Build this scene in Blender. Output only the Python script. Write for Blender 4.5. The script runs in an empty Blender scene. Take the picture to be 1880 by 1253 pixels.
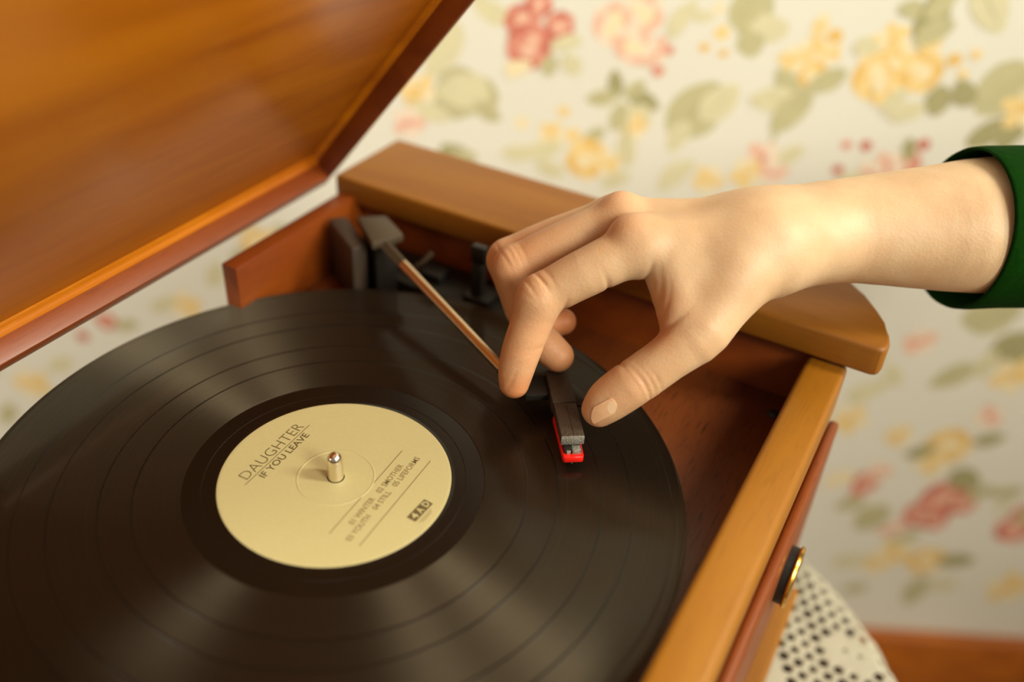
import bpy, bmesh, math, random
import numpy as np
from mathutils import Vector, Matrix

random.seed(7)
scene = bpy.context.scene
COL = scene.collection

# ------------------------------------------------------------------ camera
# World: the top face of the record is z = 0 and the spindle is the origin;
# +X runs from the back to the front of the record player, +Y to its right side.
W, H, FPX = 1880.0, 1253.0, 1698.5
CAM = np.array([0.1947, -0.2238, 0.2857])
YAW, PITCH, ROLL = 2.0413, -0.6234, 0.0669
FW = np.array([math.cos(PITCH) * math.cos(YAW), math.cos(PITCH) * math.sin(YAW), math.sin(PITCH)])
_r = np.cross(FW, [0, 0, 1.0]); _r /= np.linalg.norm(_r)
_u = np.cross(_r, FW)
RT = _r * math.cos(ROLL) + _u * math.sin(ROLL)
UP = -_r * math.sin(ROLL) + _u * math.cos(ROLL)
HD = np.array([FW[0], FW[1], 0]); HD /= np.linalg.norm(HD)      # heading, towards the back wall
RR = np.array([HD[1], -HD[0], 0])                               # along the back wall, to the right


def ray(px, py):
    return FW + (px - W / 2) / FPX * RT - (py - H / 2) / FPX * UP


def onz(px, py, z):
    d = ray(px, py)
    return CAM + d * ((z - CAM[2]) / d[2])


cd = bpy.data.cameras.new('camera')
cd.sensor_width = 36.0
cd.lens = FPX / W * 36.0
cd.clip_start = 0.01
cd.dof.use_dof = True
cd.dof.focus_distance = 0.42
cd.dof.aperture_fstop = 2.5
cam = bpy.data.objects.new('camera', cd)
COL.objects.link(cam)
M = Matrix(((RT[0], UP[0], -FW[0], CAM[0]), (RT[1], UP[1], -FW[1], CAM[1]),
            (RT[2], UP[2], -FW[2], CAM[2]), (0, 0, 0, 1)))
cam.matrix_world = M
scene.camera = cam

# ------------------------------------------------------------------ light
scene.view_settings.view_transform = 'Standard'
scene.view_settings.look = 'None'
scene.view_settings.gamma = 1.0
scene.view_settings.exposure = 0.0

world = bpy.data.worlds.new('room_light')
scene.world = world
world.use_nodes = True
bg = world.node_tree.nodes['Background']
bg.inputs['Color'].default_value = (1.0, 0.91, 0.72, 1)
bg.inputs['Strength'].default_value = 0.29

WALL_H = 0.462            # distance of the back wall from the spindle along HD
FLOOR_Z = -0.82
WIN_R = 1.25              # the window wall, to the right


def room(r, h, z):
    return RR * r + HD * h + np.array([0, 0, z])


def area(name, loc, target, size, energy, color):
    ld = bpy.data.lights.new(name, 'AREA')
    ld.shape = 'RECTANGLE'
    ld.size, ld.size_y = size
    ld.energy = energy
    ld.color = color
    o = bpy.data.objects.new(name, ld)
    COL.objects.link(o)
    d = Vector(target) - Vector(loc)
    o.location = loc
    o.rotation_euler = d.to_track_quat('-Z', 'Y').to_euler()
    return o


area('window_daylight_far', room(1.75, -0.15, 1.36), room(0.0, 0.1, 0.0), (0.28, 0.9), 38, (1.0, 0.95, 0.79))
area('window_daylight_left', room(-2.15, -1.15, 1.05), room(0.0, 0.0, 0.0), (0.40, 1.0), 46, (1.0, 0.95, 0.79))
area('window_daylight_near', room(1.60, -1.62, 1.46), room(0.0, 0.1, 0.0), (0.9, 0.9), 72, (1.0, 0.95, 0.79))


# ------------------------------------------------------------------ helpers
def srgb(r, g, b):
    def f(v):
        v /= 255.0
        return v / 12.92 if v <= 0.04045 else ((v + 0.055) / 1.055) ** 2.4
    return (f(r), f(g), f(b), 1.0)


def new_mat(name):
    m = bpy.data.materials.new(name)
    m.use_nodes = True
    nt = m.node_tree
    return m, nt, nt.nodes['Principled BSDF']


def plain(name, col, rough=0.5, metal=0.0, noise=0.06, scale=60.0, bump=0.0, coat=0.0, spec=0.5):
    m, nt, b = new_mat(name)
    tc = nt.nodes.new('ShaderNodeTexCoord')
    n = nt.nodes.new('ShaderNodeTexNoise'); n.inputs['Scale'].default_value = scale
    n.inputs['Detail'].default_value = 4
    nt.links.new(tc.outputs['Object'], n.inputs['Vector'])
    mx = nt.nodes.new('ShaderNodeMix'); mx.data_type = 'RGBA'
    mx.inputs[6].default_value = tuple(c * (1 - noise) for c in col[:3]) + (1,)
    mx.inputs[7].default_value = tuple(min(1, c * (1 + noise)) for c in col[:3]) + (1,)
    nt.links.new(n.outputs['Fac'], mx.inputs[0])
    nt.links.new(mx.outputs[2], b.inputs['Base Color'])
    b.inputs['Roughness'].default_value = rough
    b.inputs['Metallic'].default_value = metal
    b.inputs['Coat Weight'].default_value = coat
    b.inputs['Specular IOR Level'].default_value = spec
    if bump:
        bp = nt.nodes.new('ShaderNodeBump'); bp.inputs['Strength'].default_value = bump
        bp.inputs['Distance'].default_value = 0.001
        nt.links.new(n.outputs['Fac'], bp.inputs['Height'])
        nt.links.new(bp.outputs['Normal'], b.inputs['Normal'])
    return m


def wood(name, light, dark, grain='y', rough=0.38, pore=0.5, coat=0.25, pore_col=None):
    m, nt, b = new_mat(name)
    N, L = nt.nodes, nt.links
    tc = N.new('ShaderNodeTexCoord')

    def stretched(a, c):
        mp = N.new('ShaderNodeMapping')
        s = {'x': (a, c, c), 'y': (c, a, c), 'z': (c, c, a)}[grain]
        mp.inputs['Scale'].default_value = s
        L.new(tc.outputs['Object'], mp.inputs['Vector'])
        return mp
    n1 = N.new('ShaderNodeTexNoise'); n1.inputs['Scale'].default_value = 1.0
    n1.inputs['Detail'].default_value = 5; n1.inputs['Distortion'].default_value = 0.6
    L.new(stretched(5, 38).outputs[0], n1.inputs['Vector'])
    n2 = N.new('ShaderNodeTexNoise'); n2.inputs['Scale'].default_value = 1.0
    n2.inputs['Detail'].default_value = 3
    L.new(stretched(70, 1100).outputs[0], n2.inputs['Vector'])
    r1 = N.new('ShaderNodeValToRGB')
    r1.color_ramp.elements[0].position = 0.3; r1.color_ramp.elements[0].color = dark
    r1.color_ramp.elements[1].position = 0.7; r1.color_ramp.elements[1].color = light
    L.new(n1.outputs['Fac'], r1.inputs[0])
    r2 = N.new('ShaderNodeValToRGB')
    r2.color_ramp.elements[0].position = 0.56; r2.color_ramp.elements[0].color = (0, 0, 0, 1)
    r2.color_ramp.elements[1].position = 0.66; r2.color_ramp.elements[1].color = (pore,) * 3 + (1,)
    L.new(n2.outputs['Fac'], r2.inputs[0])
    mx = N.new('ShaderNodeMix'); mx.data_type = 'RGBA'
    L.new(r2.outputs[0], mx.inputs[0]); L.new(r1.outputs[0], mx.inputs[6])
    mx.inputs[7].default_value = pore_col or tuple(c * 0.45 for c in dark[:3]) + (1,)
    L.new(mx.outputs[2], b.inputs['Base Color'])
    b.inputs['Roughness'].default_value = rough
    b.inputs['Coat Weight'].default_value = coat
    b.inputs['Coat Roughness'].default_value = 0.22
    bp = N.new('ShaderNodeBump'); bp.inputs['Strength'].default_value = 0.12
    bp.inputs['Distance'].default_value = 0.0004; bp.invert = True
    L.new(r2.outputs[0], bp.inputs['Height'])
    L.new(bp.outputs['Normal'], b.inputs['Normal'])
    return m


def wloc(o):
    v = np.zeros(3)
    while o is not None:
        v = v + np.array(o.location)
        o = o.parent
    return v


def mesh_obj(name, verts, faces, mat, parent=None, smooth=False, angle=None):
    off = wloc(parent) if parent is not None else np.zeros(3)
    me = bpy.data.meshes.new(name)
    v = np.asarray(verts, float) - off
    me.from_pydata(v.tolist(), [], faces)
    me.update()
    for mm in (mat if isinstance(mat, (list, tuple)) else [mat]):
        me.materials.append(mm)
    if smooth:
        me.polygons.foreach_set('use_smooth', [True] * len(me.polygons))
    o = bpy.data.objects.new(name, me)
    COL.objects.link(o)
    if parent is not None:
        o.parent = parent
    if smooth and angle:
        me.set_sharp_from_angle(angle=math.radians(angle))
    return o


def bm_obj(name, bm, mat, parent=None, smooth=True, angle=40):
    bmesh.ops.recalc_face_normals(bm, faces=bm.faces[:])
    bm.verts.index_update()
    v = [tuple(x.co) for x in bm.verts]
    f = [[x.index for x in fc.verts] for fc in bm.faces]
    bm.free()
    return mesh_obj(name, v, f, mat, parent, smooth, angle)


def prism_bm(poly, z0, z1, bevel=0.0, seg=2, poly_top=None, bm=None):
    bm = bm or bmesh.new()
    top = poly_top or poly
    lo = [bm.verts.new((p[0], p[1], z0)) for p in poly]
    hi = [bm.verts.new((p[0], p[1], z1)) for p in top]
    n = len(poly)
    fs = [bm.faces.new(lo[::-1]), bm.faces.new(hi)]
    for i in range(n):
        fs.append(bm.faces.new((lo[i], lo[(i + 1) % n], hi[(i + 1) % n], hi[i])))
    if bevel:
        es = list({e for f in fs for e in f.edges})
        bmesh.ops.bevel(bm, geom=es, offset=bevel, segments=seg, profile=0.5, affect='EDGES')
    return bm


def prism(name, poly, z0, z1, mat, parent=None, bevel=0.0, seg=2, poly_top=None):
    return bm_obj(name, prism_bm(poly, z0, z1, bevel, seg, poly_top), mat, parent)


def rect(x0, x1, y0, y1):
    return [(x0, y0), (x1, y0), (x1, y1), (x0, y1)]


def box(name, x0, x1, y0, y1, z0, z1, mat, parent=None, bevel=0.001, seg=2):
    return prism(name, rect(x0, x1, y0, y1), z0, z1, mat, parent, bevel, seg)


def frame_box(name, O, A, B, C, a, b, c, mat, parent=None, bevel=0.001, seg=2):
    """box in a frame O + a*A + b*B + c*C, with a, b, c = (lo, hi)"""
    bm = prism_bm(rect(a[0], a[1], b[0], b[1]), c[0], c[1], bevel, seg)
    for v in bm.verts:
        q = O + v.co.x * A + v.co.y * B + v.co.z * C
        v.co = Vector(q)
    return bm_obj(name, bm, mat, parent)


def lathe(name, prof, mat, parent=None, center=(0, 0, 0), axis='z', seg=64, smooth=True, angle=35, closed=False):
    """prof: list of (radius, height)"""
    vs, fs = [], []
    n = len(prof)
    for i in range(seg):
        t = 2 * math.pi * i / seg
        for (r, h) in prof:
            p = (r * math.cos(t), r * math.sin(t), h)
            if axis == 'x':
                p = (p[2], p[0], p[1])
            elif axis == 'y':
                p = (p[1], p[2], p[0])
            vs.append((p[0] + center[0], p[1] + center[1], p[2] + center[2]))
    for i in range(seg):
        j = (i + 1) % seg
        for k in range(n - 1 if not closed else n):
            k2 = (k + 1) % n
            fs.append((i * n + k, j * n + k, j * n + k2, i * n + k2))
    bm = bmesh.new()
    bv = [bm.verts.new(v) for v in vs]
    for f in fs:
        bm.faces.new([bv[q] for q in f])
    bmesh.ops.remove_doubles(bm, verts=bm.verts[:], dist=1e-6)
    return bm_obj(name, bm, mat, parent, smooth, angle)


def tube(name, pts, radii, mat, parent=None, seg=16, cap=True, flat=1.0):
    pts = [Vector(p) for p in pts]
    if not isinstance(radii, (list, tuple)):
        radii = [radii] * len(pts)
    vs, fs = [], []
    for i, p in enumerate(pts):
        d = (pts[min(i + 1, len(pts) - 1)] - pts[max(i - 1, 0)]).normalized()
        up = Vector((0, 0, 1)) if abs(d.z) < 0.95 else Vector((1, 0, 0))
        a = d.cross(up).normalized(); b = a.cross(d).normalized()
        for k in range(seg):
            t = 2 * math.pi * k / seg
            vs.append(tuple(p + a * (radii[i] * math.cos(t)) + b * (radii[i] * flat * math.sin(t))))
    for i in range(len(pts) - 1):
        for k in range(seg):
            k2 = (k + 1) % seg
            fs.append((i * seg + k, i * seg + k2, (i + 1) * seg + k2, (i + 1) * seg + k))
    if cap:
        fs.append(tuple(range(seg))[::-1])
        fs.append(tuple(range((len(pts) - 1) * seg, len(pts) * seg)))
    return mesh_obj(name, vs, fs, mat, parent, True, 50)


def thing(name, loc, label, cat, group=None):
    o = bpy.data.objects.new(name, None)
    COL.objects.link(o)
    o.location = loc
    o.empty_display_size = 0.05
    return tag(o, label, cat, group)


def tag(o, label, cat, group=None):
    o['label'] = label
    o['category'] = cat
    if group:
        o['group'] = group
    return o


def struct(o, label=None):
    o['kind'] = 'structure'
    if label:
        o['label'] = label
    return o


# ------------------------------------------------------------------ materials
M_lid = wood('lid_veneer', srgb(196, 116, 6), srgb(156, 78, 2), 'y', 0.36, 0.22, 0.3, srgb(212, 140, 30))
M_oak = wood('honey_wood_along', srgb(162, 105, 10), srgb(146, 88, 6), 'y', 0.5, 0.2, 0.08)
M_cap = wood('honey_wood_across', srgb(152, 96, 12), srgb(138, 82, 8), 'x', 0.55, 0.2, 0.04)
M_red = wood('reddish_wood', srgb(138, 66, 8), srgb(112, 46, 4), 'y', 0.45, 0.3, 0.10)
M_deck = wood('deck_plywood', srgb(118, 60, 18), srgb(96, 42, 10), 'y', 0.45, 0.75, 0.15, srgb(50, 20, 5))
M_table = wood('table_wood', srgb(62, 36, 18), srgb(40, 22, 10), 'x', 0.5, 0.3, 0.1)
M_base = wood('baseboard_wood', srgb(188, 104, 16), srgb(150, 74, 8), 'x', 0.5, 0.3, 0.15)
M_floor = wood('floor_boards', srgb(128, 76, 34), srgb(92, 50, 20), 'x', 0.5, 0.3, 0.15)
M_black = plain('black_plastic', srgb(27, 23, 17), 0.5, 0, 0.15, 300, 0.25)
M_taupe = plain('taupe_plastic', srgb(70, 57, 40), 0.55, 0, 0.12, 400, 0.25)
M_head = plain('headshell_plastic', srgb(66, 52, 40), 0.5, 0, 0.25, 900, 0.5)
M_grey = plain('grey_cast_metal', srgb(150, 146, 136), 0.45, 0.6, 0.4, 1500, 0.8)
M_chrome = plain('polished_steel', srgb(232, 222, 205), 0.16, 1.0, 0.02)
M_steel = plain('brushed_steel', srgb(225, 205, 175), 0.3, 1.0, 0.05)
M_brass = plain('brass', srgb(226, 176, 74), 0.25, 1.0, 0.04)
M_stylus = plain('red_plastic', srgb(232, 26, 12), 0.35, 0, 0.04)
M_ink = plain('label_ink', srgb(96, 80, 46), 0.6, 0, 0.05)
M_ink2 = plain('faint_label_ink', srgb(134, 116, 74), 0.6, 0, 0.05)
M_platter = plain('platter_metal', srgb(120, 116, 104), 0.4, 0.7, 0.05)
M_lace = plain('cotton_lace', srgb(192, 186, 166), 0.95, 0, 0.12, 500, 0.4)
M_white = plain('window_paint', srgb(230, 226, 214), 0.5, 0, 0.03)


def vinyl_mat():
    m, nt, b = new_mat('vinyl')
    N, L = nt.nodes, nt.links
    tc = N.new('ShaderNodeTexCoord')
    sep = N.new('ShaderNodeSeparateXYZ'); L.new(tc.outputs['Object'], sep.inputs[0])
    x2 = N.new('ShaderNodeMath'); x2.operation = 'MULTIPLY'
    L.new(sep.outputs[0], x2.inputs[0]); L.new(sep.outputs[0], x2.inputs[1])
    y2 = N.new('ShaderNodeMath'); y2.operation = 'MULTIPLY_ADD'
    L.new(sep.outputs[1], y2.inputs[0]); L.new(sep.outputs[1], y2.inputs[1]); L.new(x2.outputs[0], y2.inputs[2])
    r = N.new('ShaderNodeMath'); r.operation = 'SQRT'; L.new(y2.outputs[0], r.inputs[0])
    n = N.new('ShaderNodeTexNoise'); n.noise_dimensions = '1D'
    n.inputs['Scale'].default_value = 900; n.inputs['Detail'].default_value = 6
    n.inputs['Roughness'].default_value = 0.7
    L.new(r.outputs[0], n.inputs['W'])
    mr = N.new('ShaderNodeMapRange')
    mr.inputs[1].default_value = 0.3; mr.inputs[2].default_value = 0.7
    mr.inputs[3].default_value = 0.45; mr.inputs[4].default_value = 0.70
    L.new(n.outputs['Fac'], mr.inputs[0]); L.new(mr.outputs[0], b.inputs['Roughness'])
    b.inputs['Base Color'].default_value = srgb(16, 13, 9)
    b.inputs['Anisotropic'].default_value = 1.0
    b.inputs['Coat Weight'].default_value = 0.25
    b.inputs['Coat Roughness'].default_value = 0.12
    b.inputs['Anisotropic Rotation'].default_value = 0.25
    tg = N.new('ShaderNodeTangent'); tg.direction_type = 'RADIAL'; tg.axis = 'Z'
    L.new(tg.outputs[0], b.inputs['Tangent'])
    b.inputs['Specular IOR Level'].default_value = 0.75
    b.inputs['Specular Tint'].default_value = (1.0, 0.80, 0.52, 1)
    bp = N.new('ShaderNodeBump'); bp.inputs['Strength'].default_value = 0.22
    bp.inputs['Distance'].default_value = 0.0004
    L.new(n.outputs['Fac'], bp.inputs['Height']); L.new(bp.outputs['Normal'], b.inputs['Normal'])
    return m


M_vinyl = vinyl_mat()
M_deadwax = plain('smooth_vinyl', srgb(16, 13, 9), 0.26, 0, 0.05, spec=0.4)


def label_mat():
    m = plain('label_paper', srgb(190, 178, 128), 0.48, 0, 0.05, 700, 0.06)
    return m


M_label = label_mat()


def skin_mat():
    m, nt, b = new_mat('skin')
    N, L = nt.nodes, nt.links
    tc = N.new('ShaderNodeTexCoord')
    n = N.new('ShaderNodeTexNoise'); n.inputs['Scale'].default_value = 45; n.inputs['Detail'].default_value = 5
    L.new(tc.outputs['Object'], n.inputs['Vector'])
    rp = N.new('ShaderNodeValToRGB')
    rp.color_ramp.elements[0].position = 0.3; rp.color_ramp.elements[0].color = srgb(208, 170, 130)
    rp.color_ramp.elements[1].position = 0.7; rp.color_ramp.elements[1].color = srgb(220, 188, 150)
    L.new(n.outputs['Fac'], rp.inputs[0])
    at = N.new('ShaderNodeAttribute'); at.attribute_name = 'flush_shade'
    mx = N.new('ShaderNodeMix'); mx.data_type = 'RGBA'
    L.new(at.outputs['Fac'], mx.inputs[0]); L.new(rp.outputs[0], mx.inputs[6])
    mx.inputs[7].default_value = srgb(216, 120, 52)
    L.new(mx.outputs[2], b.inputs['Base Color'])
    b.inputs['Roughness'].default_value = 0.52
    b.inputs['Subsurface Weight'].default_value = 0.45
    b.inputs['Subsurface Radius'].default_value = (1.0, 0.35, 0.15)
    b.inputs['Subsurface Scale'].default_value = 0.006
    n2 = N.new('ShaderNodeTexVoronoi'); n2.inputs['Scale'].default_value = 750
    L.new(tc.outputs['Object'], n2.inputs['Vector'])
    bp = N.new('ShaderNodeBump'); bp.inputs['Strength'].default_value = 0.2
    bp.inputs['Distance'].default_value = 0.0004
    L.new(n2.outputs['Distance'], bp.inputs['Height']); L.new(bp.outputs['Normal'], b.inputs['Normal'])
    return m


M_skin = skin_mat()
M_nail = plain('fingernail', srgb(242, 190, 146), 0.22, 0, 0.03, 200, 0, 0.4)
M_lunula = plain('nail_moon', srgb(244, 206, 166), 0.25, 0, 0.02, 200, 0, 0.4)
M_sleeve = plain('green_velvet', srgb(12, 52, 5), 0.9, 0, 0.25, 260, 0.4, spec=0.05)
M_sleeve.node_tree.nodes['Principled BSDF'].inputs['Sheen Weight'].default_value = 0.0

# ------------------------------------------------------------------ the room
M_paper = plain('wallpaper_ground', srgb(224, 221, 208), 0.75, 0, 0.025, 9)


def wall_quad(name, pts, mat, kind='structure', thick=None):
    n = np.cross(np.array(pts[1]) - pts[0], np.array(pts[3]) - pts[0]); n = n / np.linalg.norm(n)
    back = [np.array(q) - n * thick for q in pts]
    v = list(pts) + back
    f = [(0, 1, 2, 3), (7, 6, 5, 4), (0, 4, 5, 1), (1, 5, 6, 2), (2, 6, 7, 3), (3, 7, 4, 0)]
    o = mesh_obj(name, v, f, mat)
    o['kind'] = kind
    return o


CEIL = 1.75
wall_back = wall_quad('wall_back', [room(-2.2, WALL_H, FLOOR_Z), room(WIN_R, WALL_H, FLOOR_Z),
                                    room(WIN_R, WALL_H, CEIL), room(-2.2, WALL_H, CEIL)], M_paper, thick=0.1)
struct(wall_back, 'cream wall papered with faded roses, yellow blossoms and olive leaves')
floor = wall_quad('floor', [room(-2.2, -1.8, FLOOR_Z), room(WIN_R, -1.8, FLOOR_Z),
                            room(WIN_R, WALL_H, FLOOR_Z), room(-2.2, WALL_H, FLOOR_Z)], M_floor, thick=0.05)
# baseboard: top edge seen at the lower right of the photograph
BZ = -0.655
bb = frame_box('baseboard_back', np.zeros(3), RR, HD, np.array([0, 0, 1.0]),
               (-2.2, WIN_R), (WALL_H - 0.018, WALL_H), (FLOOR_Z, BZ), M_base, None, 0.004)
struct(bb, 'brown wooden baseboard below the floral wallpaper')

# window wall to the right, with one opening
wy0, wy1, wz0, wz1 = -1.70, 0.34, 0.64, 1.60


def rwall(name, h0, h1, z0, z1):
    o = frame_box(name, np.zeros(3), RR, HD, np.array([0, 0, 1.0]), (WIN_R, WIN_R + 0.1), (h0, h1), (z0, z1), M_paper, wr, 0)
    return o


wr = bpy.data.objects.new('wall_right', None); COL.objects.link(wr); struct(wr, 'papered wall with a tall window beside the console')
rwall('wall_below_window', -1.8, WALL_H, FLOOR_Z, wz0)
rwall('wall_above_window', -1.8, WALL_H, wz1, CEIL)
rwall('wall_beside_window', -1.8, wy0, wz0, wz1)
rwall('wall_beside_window', wy1, WALL_H, wz0, wz1)
wn = bpy.data.objects.new('window_1', None); COL.objects.link(wn); struct(wn, 'white painted window frame with one bar')
for a, b_, c, d in ((wy0, wy1, wz0, wz0 + .04), (wy0, wy1, wz1 - .04, wz1), (wy0, wy0 + .04, wz0 + .04, wz1 - .04), (wy1 - .04, wy1, wz0 + .04, wz1 - .04), (-.62, -.58, wz0 + .04, wz1 - .04)):
    frame_box('window_frame', np.zeros(3), RR, HD, np.array([0, 0, 1.0]), (WIN_R + .02, WIN_R + .07), (a, b_), (c, d), M_white, wn, 0.002)


# wall to the left, with a narrow window
WL = -1.95
wl = bpy.data.objects.new('wall_left', None); COL.objects.link(wl); struct(wl, 'papered wall with a narrow window')
Z1 = np.array([0, 0, 1.0])
for a, b_, c, d in ((-1.8, WALL_H, FLOOR_Z, .30), (-1.8, WALL_H, 1.55, CEIL), (-1.8, -1.40, .30, 1.55), (-.70, WALL_H, .30, 1.55)):
    frame_box('wall_piece', np.zeros(3), RR, HD, Z1, (WL - .1, WL), (a, b_), (c, d), M_paper, wl, 0)
wn2 = bpy.data.objects.new('window_2', None); COL.objects.link(wn2); struct(wn2, 'narrow white painted window frame')
for a, b_, c, d in ((-1.40, -.70, .30, .34), (-1.40, -.70, 1.51, 1.55), (-1.40, -1.36, .34, 1.51), (-.74, -.70, .34, 1.51)):
    frame_box('window_frame', np.zeros(3), RR, HD, Z1, (WL - .07, WL - .02), (a, b_), (c, d), M_white, wn2, 0.002)


# ------------------------------------------------------------------ floral print
PAL = {
    'rose': plain('print_rose', srgb(216, 142, 122), 0.8, 0, 0.12, 60),
    'rosed': plain('print_rose_dark', srgb(198, 112, 94), 0.8, 0, 0.12, 60),
    'rosel': plain('print_rose_light', srgb(232, 186, 162), 0.8, 0, 0.08, 60),
    'pink': plain('print_blush', srgb(236, 216, 194), 0.8, 0, 0.04, 60),
    'yel': plain('print_yellow', srgb(235, 206, 142), 0.8, 0, 0.08, 60),
    'yeld': plain('print_ochre', srgb(226, 186, 108), 0.8, 0, 0.08, 60),
    'yell': plain('print_pale_yellow', srgb(236, 220, 180), 0.8, 0, 0.05, 60),
    'leaf': plain('print_olive', srgb(190, 184, 142), 0.8, 0, 0.12, 60),
    'leafl': plain('print_pale_olive', srgb(214, 207, 170), 0.8, 0, 0.1, 60),
    'leafd': plain('print_dark_olive', srgb(164, 158, 114), 0.8, 0, 0.12, 60),
}
PK = list(PAL.keys())


class Print:
    """a bouquet printed on the paper: flat shapes in wall coordinates (along, up)"""

    def __init__(self):
        self.v, self.f, self.m, self.k = [], [], [], 0

    def blob(self, u, v, a, b, ang, col, n=14, wob=0.12, point=0.0):
        off = 0.00015 + 0.00001 * self.k
        self.k += 1
        i0 = len(self.v)
        ph = random.random() * 6
        for k in range(n):
            t = 2 * math.pi * k / n
            q = 1 + wob * math.sin(3 * t + ph) * 0.6 + wob * random.uniform(-.5, .5)
            x, y = a * math.cos(t) * q, b * math.sin(t) * q
            if point:
                y *= 1 - point * abs(math.cos(t)) ** 3
            X = u + x * math.cos(ang) - y * math.sin(ang)
            Y = v + x * math.sin(ang) + y * math.cos(ang)
            self.v.append(room(X, WALL_H - off, Y))
        self.f.append(tuple(range(i0, i0 + n)))
        self.m.append(PK.index(col))

    def rose(self, u, v, r, cols=('rose', 'rosed', 'rosel')):
        a0 = random.random() * 6
        for k in range(6):
            t = a0 + k * 1.05
            self.blob(u + .55 * r * math.cos(t), v + .55 * r * math.sin(t), .58 * r, .46 * r, t + 1.57, cols[k % 2])
        for k in range(4):
            t = a0 + .5 + k * 1.57
            self.blob(u + .25 * r * math.cos(t), v + .25 * r * math.sin(t), .38 * r, .28 * r, t + 1.57, cols[2] if k % 2 else cols[0])
        self.blob(u, v, .2 * r, .17 * r, 0, cols[2])

    def leaf(self, u, v, l, ang, col='leaf', w=.36):
        self.blob(u, v, l / 2, l * w / 2 * 1.5, ang, col, 16, .06, .45)
        self.blob(u, v, l * .42, l * .012, ang, 'leafd', 8, 0)

    def flower(self, u, v, r, cols=('yel', 'yell', 'yeld')):
        a0 = random.random() * 6
        for k in range(5):
            t = a0 + k * 1.2566
            self.blob(u + .6 * r * math.cos(t), v + .6 * r * math.sin(t), .5 * r, .4 * r, t, cols[k % 2], 12, .15)
        self.blob(u, v, .25 * r, .25 * r, 0, cols[2], 8)

    def stem(self, u0, v0, u1, v1, w=.0016, col='leaf'):
        l = math.hypot(u1 - u0, v1 - v0)
        self.blob((u0 + u1) / 2, (v0 + v1) / 2, l / 2, w, math.atan2(v1 - v0, u1 - u0), col, 10, 0)

    def build(self):
        if self.f:
            o = mesh_obj('printed_bouquet', self.v, self.f, [PAL[k] for k in PK], wall_back)
            o.data.polygons.foreach_set('material_index', self.m)


def wp(px, py):
    d = ray(px, py)
    P = CAM + d * ((WALL_H - CAM @ HD) / (d @ HD))
    s = (P - CAM) @ FW
    return P @ RR, P[2], s / FPX


def motif(items):
    P = Print()
    for it in items:
        kind, px, py, r = it[:4]
        u, v, k = wp(px, py)
        if kind == 'rose':
            P.rose(u, v, r * k)
        elif kind == 'prose':
            P.rose(u, v, r * k, ('pink', 'rosel', 'yell'))
        elif kind == 'yrose':
            P.rose(u, v, r * k, ('yel', 'yeld', 'yell'))
        elif kind == 'fl':
            P.flower(u, v, r * k)
        elif kind == 'pfl':
            P.flower(u, v, r * k, ('pink', 'rosel', 'rose'))
        elif kind == 'dot':
            P.blob(u, v, r * k, r * k * .9, 0, it[4] if len(it) > 4 else 'yel', 10)
        elif kind == 'leaf':
            P.leaf(u, v, r * k, math.radians(it[4]), it[5] if len(it) > 5 else 'leaf', it[6] if len(it) > 6 else .36)
        elif kind == 'blob':
            P.blob(u, v, r * k, r * k * it[4], math.radians(it[5]), it[6], 18, .15)
        elif kind == 'stem':
            u1, v1, _ = wp(it[3], it[4]); P.stem(u, v, u1, v1)
    P.build()


motif([('blob', 900, 20, 40, .5, 150, 'leafl'), ('rose', 958, 38, 32), ('rose', 990, 8, 26), ('rose', 1028, 48, 28), ('rose', 972, 84, 44), ('dot', 993, 112, 13, 'rose'),
       ('leaf', 1008, 120, 42, 80, 'leaf', .5), ('leaf', 1050, 118, 46, -45, 'leafl', .5), ('blob', 950, 125, 26, .6, 20, 'yell'), ('blob', 1040, 78, 30, .5, 20, 'leafl')])
motif([('blob', 815, 90, 60, .45, 65, 'leafl'), ('blob', 852, 172, 62, .78, 0, 'leaf'), ('blob', 855, 168, 48, .7, 0, 'leafl'), ('leaf', 895, 205, 60, -35, 'leaf'), ('fl', 768, 165, 32),
       ('dot', 760, 188, 16, 'yeld'), ('blob', 790, 205, 40, .4, 160, 'leafl'), ('pfl', 750, 225, 30)])
motif([('prose', 1130, 45, 44), ('prose', 1180, 25, 40), ('prose', 1165, 85, 36), ('pfl', 1205, 98, 20), ('dot', 1228, 92, 10, 'rose'), ('dot', 1208, 130, 12, 'rose'), ('dot', 1190, 115, 9, 'rosel'),
       ('dot', 1215, 75, 10, 'rosel'), ('blob', 1250, 35, 40, .4, 60, 'leafl')])
motif([('leaf', 1130, 155, 56, 100, 'leafd'), ('leaf', 1105, 180, 60, 10, 'leaf'), ('leaf', 1180, 185, 70, -25, 'leafd'), ('leaf', 1165, 165, 50, 40, 'leaf'), ('blob', 1160, 220, 36, .9, 0, 'leafl'),
       ('fl', 1165, 232, 24), ('leaf', 1135, 215, 60, 80, 'leaf'), ('leaf', 1150, 275, 70, 100, 'leafl'), ('stem', 1150, 190, 1150, 300)])
motif([('dot', 958, 226, 14, 'yell'), ('dot', 1035, 205, 12, 'yel'), ('fl', 1012, 246, 24), ('dot', 1052, 248, 15, 'yel'), ('leaf', 1000, 275, 70, 20, 'leafl'), ('leaf', 1090, 250, 50, 40, 'leaf'),
       ('yrose', 1078, 292, 40), ('fl', 1115, 300, 24), ('leaf', 1010, 310, 60, -20, 'leafl'), ('leaf', 1130, 330, 60, 30, 'leafl'), ('blob', 960, 280, 40, .4, 10, 'leafl')])
motif([('blob', 830, 276, 26, .5, 0, 'leafd'), ('blob', 855, 288, 22, .6, 0, 'leaf')])
motif([('leaf', 1275, 205, 130, 55, 'leaf', .5), ('leaf', 1320, 190, 90, 50, 'leafl', .45), ('leaf', 1245, 250, 70, 70, 'leafl'), ('blob', 1240, 320, 40, .5, 50, 'leafl')])
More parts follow.
